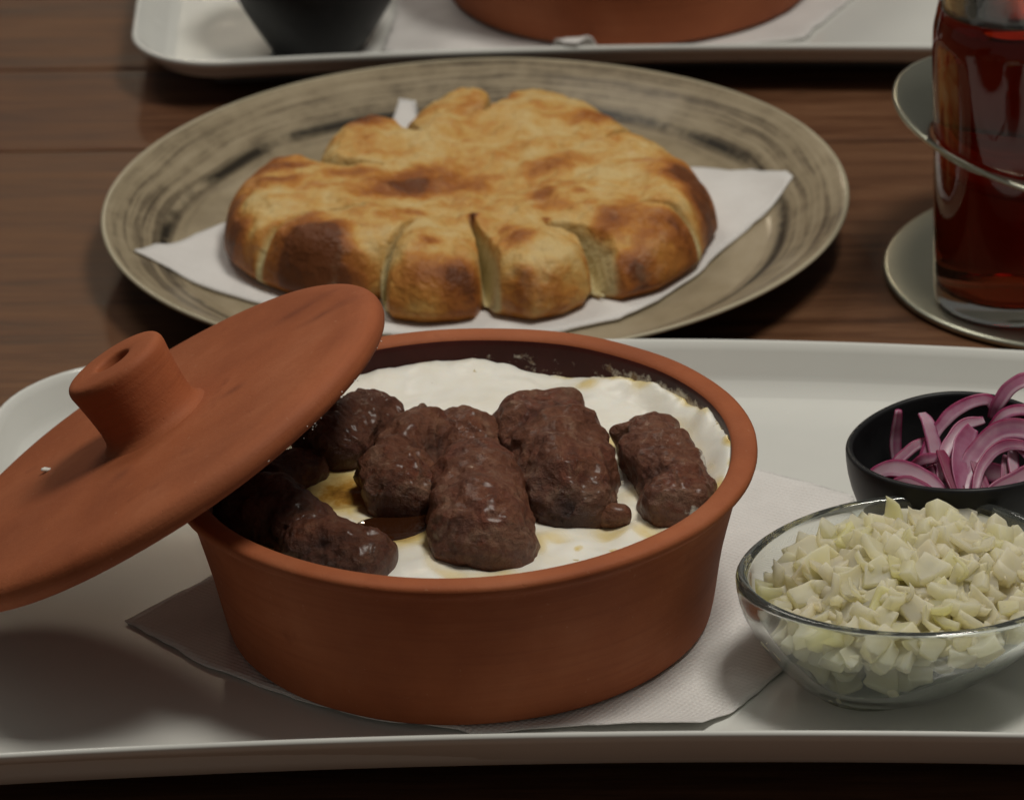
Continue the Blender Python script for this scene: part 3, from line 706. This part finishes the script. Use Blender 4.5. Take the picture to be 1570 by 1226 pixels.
bread = mesh('flatbread', V, F, BREAD, attrs={'brown': BA, 'crumb': CA}); bread.location = (BC[0], BC[1], 0)
tag(bread, 'golden baked flatbread slit into petals on the stoneware plate', 'bread')

# ------------------------------------------------------------------ drop shaped dip bowls
def bowl_rings(al, ar, bb, br, off, H, th, seg=96, wave=0.0, offy=0.0, bulge=.82):
    """al/ar: half length to the pointed and the round side; rings from outer base to inner base"""
    def ring(f, z, ins, mixf):
        pts = []
        for j in range(seg):
            a = 2 * math.pi * j / seg; ca, sa = math.cos(a), math.sin(a)
            ax = al if ca < 0 else ar
            k = 1.0
            ex, ey = ax * ca, bb * sa * (1 - (.10 * max(0, -ca) ** 2))
            l_ = math.hypot(ex, ey); ex, ey = ex * (1 - ins / l_), ey * (1 - ins / l_)
            cx, cy = off + (br - ins * .5) * ca, offy + (br - ins * .5) * sa
            x, y = cx + (ex - cx) * mixf, cy + (ey - cy) * mixf
            zz = z + wave * mixf ** 3 * (-math.cos(2 * a) * .5)
            pts.append(Vector((x, y, zz)))
        return pts
    out = []
    for t in (0.0, .12, .25, .4, .55, .7, .82, .92, 1.0):
        out.append((t, H * t, 0, math.sin(t * math.pi / 2) ** bulge if t else 0))
    rs = [ring(0, .0014, br * .25, 0), ring(0, .0, br * .12, 0), ring(0, .0002, .0006, 0)]
    for t, z, ins, mf in out: rs.append(ring(t, max(z, .0012), 0, mf))
    for q in range(1, 8):
        b_ = math.pi * q / 8
        rs.append(ring(1, H + th * .5 * math.sin(b_), th * .5 * (1 - math.cos(b_)), 1))
    for t, z, ins, mf in reversed(out):
        rs.append(ring(t, th * 1.0 + (H - th * 1.0) * t, th, mf))
    rs.append(ring(0, th * .95, br * .6, 0))
    return rings(rs)
V, F = bowl_rings(.0525, .0440, .0435, .0175, -.0150, 0.0325, .0036, wave=.0015, offy=-.0050)
gb = mesh('glass_bowl', V, F, GLASS); gb.location = (.1285, -.0465, .0091)
tag(gb, 'small clear glass bowl heaped with diced white onion', 'bowl')
V, F = bowl_rings(.0330, .0330, .0335, .0165, -.004, .0375, .0022, wave=.002, bulge=1.12)
bb_ = mesh('black_bowl', V, F, BLACK); bb_.location = (.1455, .0215, .0091); bb_.rotation_euler = (0, 0, R(-6))
tag(bb_, 'small black bowl of red onion slices behind the glass bowl', 'bowl')
b2 = bb_.copy(); COL.objects.link(b2); b2.location = (-.0520, .4600, .0091); b2.rotation_euler = (0, 0, R(80)); b2.scale = (1.05, 1.05, 1.05)
tag(b2, 'black bowl standing at the left end of the rear tray', 'bowl')

# ------------------------------------------------------------------ diced onion heaped in the glass bowl
def dice_mesh(k):
    rd = random.Random(k); n = 5
    L, Wd, T = rd.uniform(.0032, .0050), rd.uniform(.0028, .0042), rd.uniform(.0012, .0025)
    bend = rd.uniform(0, .30); V = []; idx = {}
    if k % 3 == 0: L, Wd, T, bend = rd.uniform(.0045, .0062), rd.uniform(.0026, .0036), rd.uniform(.0008, .0012), rd.uniform(.35, .6)
    F = []
    # rounded box from a subdivided shell
    def put(p):
        key = tuple(round(q, 5) for q in p)
        if key not in idx: idx[key] = len(V); V.append(p)
        return idx[key]
    g = [-1, -.86, 0, .86, 1]
    for ax in range(3):
        for sgn in (-1, 1):
            for i in range(4):
                for j in range(4):
                    q = []
                    for (a, b) in ((g[i], g[j]), (g[i + 1], g[j]), (g[i + 1], g[j + 1]), (g[i], g[j + 1])):
                        p = [0, 0, 0]; p[ax] = sgn; p[(ax + 1) % 3] = a; p[(ax + 2) % 3] = b; q.append(put(tuple(p)))
                    F.append(tuple(q if sgn > 0 else q[::-1]))
    sk = [rd.uniform(-.3, .3) for _ in range(4)]
    out = []
    for p in V:
        x, y, z = p
        m = sum(1 for q in p if abs(q) > .99)
        s_ = {1: 1, 2: .95, 3: .90}.get(m, 1)
        x, y, z = x * s_, y * s_, z * s_
        X = (x * (1 + sk[1] * y) + sk[0] * z * .5) * L; Y = (y * (1 + sk[2] * x) + sk[3] * z * .4) * Wd; Z = z * T
        Z += bend * (X * X + Y * Y) / .004 * .9 - bend * L * .4
        q = Vector((X, Y, Z)); q += Vector((mn.noise(q * 260 + Vector((k, 0, 0))), mn.noise(q * 260 + Vector((0, k, 0))), mn.noise(q * 260 + Vector((0, 0, k))))) * .0009
        out.append(q)
    me = bpy.data.meshes.new('diced_onion'); me.from_pydata(out, [], F); me.materials.append(ONION)
    me.polygons.foreach_set('use_smooth', [True] * len(F)); me.update(); return me
dice = [dice_mesh(k) for k in range(14)]
pts = []
rd = random.Random(5); tries = 0
BO = (-.0150, -.0050)
def inside(x, y, z, gap):
    """is the point inside the bowl's hollow, gap away from its glass wall (bowl coordinates)"""
    t = max(0.02, min(1, (z - gap * .8 - .0036) / (.0325 - .0036))); m_ = math.sin(t * math.pi / 2) ** .82
    X, Y = x - BO[0] * (1 - m_), y - BO[1] * (1 - m_)
    A = .0175 * (1 - m_) + (.0525 if X < 0 else .0440) * m_ - .0036 - gap; B = .0175 * (1 - m_) + .0435 * m_ - .0036 - gap
    return A > 0 and B > 0 and (X / A) ** 2 + (Y / B) ** 2 < 1
def heap(x, y):
    q = math.hypot(x / (.0485 if x < 0 else .0400), y / .0395)
    return .0255 + .0100 * (1 - min(1, q) ** 2) * (1 + .25 * x / .04) + .0035 * sstep(-.02, .03, y) - .004 * sstep(.0, -.045, x)
def place(P):
    o = bpy.data.objects.new('diced_onion', dice[rd.randrange(len(dice))]); COL.objects.link(o)
    o.location = gb.location + P; o.rotation_euler = (rd.uniform(-.9, .9), rd.uniform(-.9, .9), rd.uniform(0, 6.3))
    s0 = rd.choice((rd.uniform(.6, .85), rd.uniform(.75, 1.0), rd.uniform(.9, 1.2))); o.scale = (s0, s0, s0)
    return tag(o, 'piece of diced white onion heaped in the glass bowl', 'diced onion', 'diced white onion pieces')
while tries < 90000 and len(pts) < 290:
    tries += 1
    x, y = rd.uniform(-.048, .042), rd.uniform(-.040, .040); zt = heap(x, y)
    z = zt - abs(rd.gauss(0, .0030)) if tries % 5 else rd.uniform(.006, zt)
    P = Vector((x, y, z))
    if inside(x, y, z, .0022) and all((P - o_).length > .0040 for o_ in pts): pts.append(P); place(P)
# the bulk of the heap underneath, past the pieces one can tell apart
fill = []; V, F = [], []; tries = 0
while tries < 40000 and len(fill) < 260:
    tries += 1
    x, y = rd.uniform(-.045, .040), rd.uniform(-.038, .038); z = rd.uniform(.0055, max(.006, heap(x, y) - .003))
    P = Vector((x, y, z))
    if inside(x, y, z, .0022) and all((P - o_).length > .0045 for o_ in fill):
        fill.append(P); me = dice[rd.randrange(len(dice))]
        mt = Matrix.Rotation(rd.uniform(0, 6.3), 3, 'Z') @ Matrix.Rotation(rd.uniform(-.9, .9), 3, 'X'); b0 = len(V)
        V += [P + mt @ (v.co * .9) for v in me.vertices]; F += [tuple(b0 + i for i in p.vertices) for p in me.polygons]
fo = mesh('chopped_onion', V, F, ONION); fo.location = gb.location
tag(fo, 'mass of chopped white onion deep inside the glass bowl', 'chopped onion', kind='stuff')

# ------------------------------------------------------------------ red onion slices
def slice_(P, wdt, thk, side, label, deep=0.0, taper=.35, flip=1):
    """curved strip along P; 'side' is the direction the strip's width runs; skin is on the outer face"""
    C = catmull(P, 9); n = len(C); rs = []; A = []; D = []
    facing = Vector((-.05, -.88, .47)) + Vector(side) * .45; ctr = sum(C, Vector()) / n
    M_ = 22; rk = random.Random(int(abs(ctr.x) * 1e6)); stk = [rk.uniform(-.22, .28) for _ in range(M_)]
    for i, c in enumerate(C):
        t_ = (C[min(n - 1, i + 1)] - C[max(0, i - 1)]).normalized()
        s2 = (facing - t_ * facing.dot(t_)).normalized(); s1 = s2.cross(t_) * flip; s2 = -s2
        u = i / (n - 1); w_ = wdt * (taper + (1 - taper) * math.sin(math.pi * (.06 + .88 * u)) ** .7)
        ring = []
        for k in range(M_):
            a = 2 * math.pi * k / M_; ca, sa = math.cos(a), math.sin(a)
            X = math.copysign(abs(ca) ** .55, ca); Y = math.copysign(abs(sa) ** .75, sa)
            p = c + s1 * X * w_ * .5 + s2 * (Y * thk * .5 - .12 * w_ * X * X)
            p += Vector((mn.noise(p * 210), mn.noise(p * 210 + Vector((5, 0, 0))), mn.noise(p * 210 + Vector((0, 5, 0))))) * .0003
            ring.append(p - ctr); 
            A.append((1.0 if X > .93 else (.9 if sa > .5 else .08 + .55 * max(0, X) ** 2 + .25 * max(0, -X) ** 4 + stk[k]))); D.append(deep)
        rs.append(ring)
    V, F = rings(rs); A += [.2, .2]; D += [deep, deep]
    o = mesh('red_onion_slice', V, F, RONION, attrs={'skin': A, 'deep': D}); o.location = ctr
    return tag(o, label, 'red onion', 'red onion slices in the black bowl')
YV, XV, ZV = (0, 1, .2), (1, 0, 0), (0, 0, 1)
CAMD = (0, -.9, .44)
def sl(P, w_, label, side=(1, .2, 0), deep=0.0, th=.0022, **k): return slice_(P, w_ * .80, th * .62, side, label, deep, **k)
sl([(.1295, .040, .050), (.1285, .040, .0400), (.1290, .038, .030)], .0048, 'short pale upright onion strip nearest the left rim of the black bowl', side=(1, 0, 0))
sl([(.1362, .036, .0500), (.1378, .032, .0480), (.1400, .024, .0400), (.1440, .012, .0330), (.1475, .004, .0290)], .0062, 'onion strip that hooks over and runs down the middle of the black bowl', side=(1, .2, 0))
sl([(.1330, .020, .0350), (.1370, .028, .0430), (.1430, .034, .0490), (.1500, .037, .0525), (.1560, .038, .0530), (.158, .037, .050)], .0052, 'arched onion strip rising towards the back rim of the black bowl', side=(.2, -.5, 1))
sl([(.1570, .036, .0480), (.1590, .036, .0530), (.1630, .037, .0575), (.1690, .038, .0595), (.1760, .038, .0575), (.181, .037, .0520)], .0058, 'topmost onion arch standing clear above the black bowl', side=(.1, -.3, 1))
sl([(.1440, -.0010, .0340), (.1455, .0090, .0400), (.1500, .0180, .0450), (.1580, .0230, .0500), (.1670, .0220, .0500), (.1750, .0160, .0460), (.178, .006, .040)], .0078, 'broad pink onion arch in the middle of the black bowl', side=(.3, -.75, .6))
sl([(.1180, .0170, .0385), (.1240, .0180, .0415), (.1310, .0160, .0415), (.1380, .0100, .0390), (.1420, .0020, .0350)], .0068, 'curved onion slice lying low against the left wall of the black bowl', side=(.1, -.6, .8))
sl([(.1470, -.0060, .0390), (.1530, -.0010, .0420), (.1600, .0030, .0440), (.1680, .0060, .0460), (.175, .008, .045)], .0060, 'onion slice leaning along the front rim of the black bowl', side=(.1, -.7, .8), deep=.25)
sl([(.1400, .0200, .0455), (.1420, .0120, .0425), (.1445, .0050, .0380), (.1465, -.0020, .0330)], .0062, 'deep magenta onion slice in the centre of the black bowl', side=(1, .3, .1), deep=.75)
sl([(.1500, .0260, .0500), (.1470, .0200, .0470), (.1460, .0120, .0420), (.1470, .0040, .0360)], .0100, 'wide pale onion leaf behind the magenta slice', side=(1, -.1, .15))
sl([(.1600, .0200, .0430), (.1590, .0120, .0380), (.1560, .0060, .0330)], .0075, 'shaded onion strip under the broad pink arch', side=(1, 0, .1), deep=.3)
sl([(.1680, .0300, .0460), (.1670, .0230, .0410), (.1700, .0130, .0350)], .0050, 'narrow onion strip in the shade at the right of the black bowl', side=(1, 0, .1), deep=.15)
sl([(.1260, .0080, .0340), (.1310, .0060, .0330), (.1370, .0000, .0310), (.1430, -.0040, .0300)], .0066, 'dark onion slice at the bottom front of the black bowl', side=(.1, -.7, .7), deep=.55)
sl([(.1270, .0130, .0360), (.1310, .0150, .0340), (.1350, .0170, .0310)], .0050, 'pale folded onion end at the lower left of the black bowl', side=(.3, -.7, .6))
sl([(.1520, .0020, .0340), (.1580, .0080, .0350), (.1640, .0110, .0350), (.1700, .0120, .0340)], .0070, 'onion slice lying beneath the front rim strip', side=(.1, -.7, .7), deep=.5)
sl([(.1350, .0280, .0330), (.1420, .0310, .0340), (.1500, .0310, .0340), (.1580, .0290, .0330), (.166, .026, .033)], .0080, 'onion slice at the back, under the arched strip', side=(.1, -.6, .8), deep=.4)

sl([(.1390, .0120, .0390), (.1420, .0220, .0450), (.1475, .0290, .0490), (.1540, .0310, .0500)], .0050, 'narrow pale strip curving up behind the magenta slice', side=(.2, -.5, .9))
sl([(.1230, .0130, .0370), (.1290, .0120, .0400), (.1350, .0070, .0390), (.1395, .0010, .0360)], .0052, 'thin onion strip in front of the low curved slice at the left', side=(.1, -.6, .8), deep=.2)
sl([(.1480, .0020, .0380), (.1510, .0110, .0440), (.1570, .0170, .0475), (.1640, .0170, .0480), (.1700, .0110, .0450)], .0046, 'inner onion arch nested inside the broad pink arch', side=(.3, -.75, .6), deep=.15)
sl([(.1560, .0300, .0480), (.1600, .0300, .0520), (.1660, .0300, .0530), (.1720, .0280, .0500)], .0046, 'small onion arch just below the topmost one', side=(.1, -.3, 1))
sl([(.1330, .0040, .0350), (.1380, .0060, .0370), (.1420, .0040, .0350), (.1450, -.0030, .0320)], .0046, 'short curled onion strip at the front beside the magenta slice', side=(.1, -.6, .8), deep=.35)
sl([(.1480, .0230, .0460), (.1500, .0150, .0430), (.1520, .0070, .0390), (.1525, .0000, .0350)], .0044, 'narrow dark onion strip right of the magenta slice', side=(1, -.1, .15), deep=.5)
sl([(.1620, .0240, .0470), (.1610, .0150, .0420), (.1620, .0060, .0380)], .0048, 'upright strip standing inside the right half of the black bowl', side=(1, 0, .1))
sl([(.1560, .0020, .0400), (.1630, .0080, .0430), (.1700, .0110, .0440), (.1760, .0110, .0430)], .0044, 'thin onion strip resting behind the front rim slice', side=(.1, -.7, .8))

sl([(.1310, .0260, .0370), (.1350, .0240, .0410), (.1400, .0200, .0430), (.1440, .0150, .0410)], .0042, 'thin strand crossing behind the hooked onion strip', side=(.2, -.6, .8), deep=.1)
sl([(.1220, .0220, .0350), (.1280, .0260, .0400), (.1340, .0300, .0430), (.1400, .0330, .0430)], .0040, 'long thin strand along the back left wall of the black bowl', side=(.2, -.5, .9), deep=.2)
sl([(.1500, .0330, .0420), (.1560, .0280, .0460), (.1620, .0210, .0470), (.1670, .0120, .0440)], .0040, 'thin strand running under the topmost arch', side=(.2, -.6, .7))
sl([(.1260, .0180, .0330), (.1310, .0200, .0370), (.1360, .0170, .0380), (.1390, .0110, .0360)], .0040, 'small curl of onion above the low curved slice', side=(.1, -.6, .8))

# ------------------------------------------------------------------ tea glass and steel holder
GX, GY = .1850, .2200
hold = tag(empty('glass_holder', (.2137, .246, 0)), 'steel holder of two round discs carrying the tea glass', 'glass holder')
V, F = lathe([(.050, .0), (.068, .0), (.0705, .0006), (.0712, .0016), (.0708, .0026), (.0695, .0030), (.060, .0030), (.03, .0030)], 128)
mesh('base_disc', V, F, STEEL, hold)
# tilted ring with a hole for the glass
tl = .2099; n3 = Vector((math.sin(tl), 0, math.cos(tl))); e1 = Vector((math.cos(tl), 0, -math.sin(tl))); e2 = Vector((0, 1, 0))
gl = Vector((GX - .2137, GY - .246, 0)); gu = gl.x / math.cos(tl); gv = gl.y
rs = []
N = 128
def ringpt(r_in, k, z):
    a = 2 * math.pi * k / N
    if r_in: u, v = gu + r_in * math.cos(a), gv + r_in * math.sin(a)
    else: u, v = 0, 0
    return u, v, z
def hoop(kind, dr, z):
    pts = []
    for k in range(N):
        a = 2 * math.pi * k / N
        u, v = (gu + (.0296 + dr) * math.cos(a), gv + (.0296 + dr) * math.sin(a)) if kind == 'in' else ((.0690 - dr) * math.cos(a), (.0690 - dr) * math.sin(a))
        pts.append(Vector((0, 0, .0501)) + e1 * u + e2 * v + n3 * z)
    return pts
seq = [hoop('in', 0, -.0006), hoop('in', 0, .0006), hoop('in', .0006, .0010)]
seq += [hoop('out', .0012, .0010), hoop('out', .0, .0005), hoop('out', .0, -.0005), hoop('out', .0012, -.0010), hoop('in', .0006, -.0010), hoop('in', 0, -.0006)]
V, F = rings(seq, False, False); mesh('ring_disc', V, F, STEEL, hold)
V, F = lathe([(.0040, .003), (.0040, .0375)], 20); po = mesh('post', V, F, STEEL, hold); po.location = (.050, .012, 0)
gl_ = tag(empty('tea_glass', (GX, GY, .0031)), 'tall clear glass of dark red tea standing in the steel holder', 'glass')
gp = [(.022, .0), (.0255, .0002), (.0272, .0016), (.0276, .0050), (.0277, .020), (.0279, .060), (.0282, .092), (.0270, .1010), (.0262, .1060), (.0268, .1120), (.0285, .1250), (.0300, .1380), (.0298, .1388), (.0292, .1386), (.0275, .1250), (.0252, .1120), (.0246, .1062), (.0238, .1046), (.0200, .1044), (.012, .1044)]
V, F = lathe(smooth_profile(gp, 3), 96); mesh('glass_wall', V, F, TGLASS, gl_)
tp = [(.015, .0056), (.0236, .0062), (.0254, .0088), (.0259, .020), (.0262, .060), (.0266, .092), (.0253, .1010), (.0247, .1035), (.0236, .1042), (.012, .1042)]
V, F = lathe(tp, 96); mesh('tea', V, F, TEA, gl_)
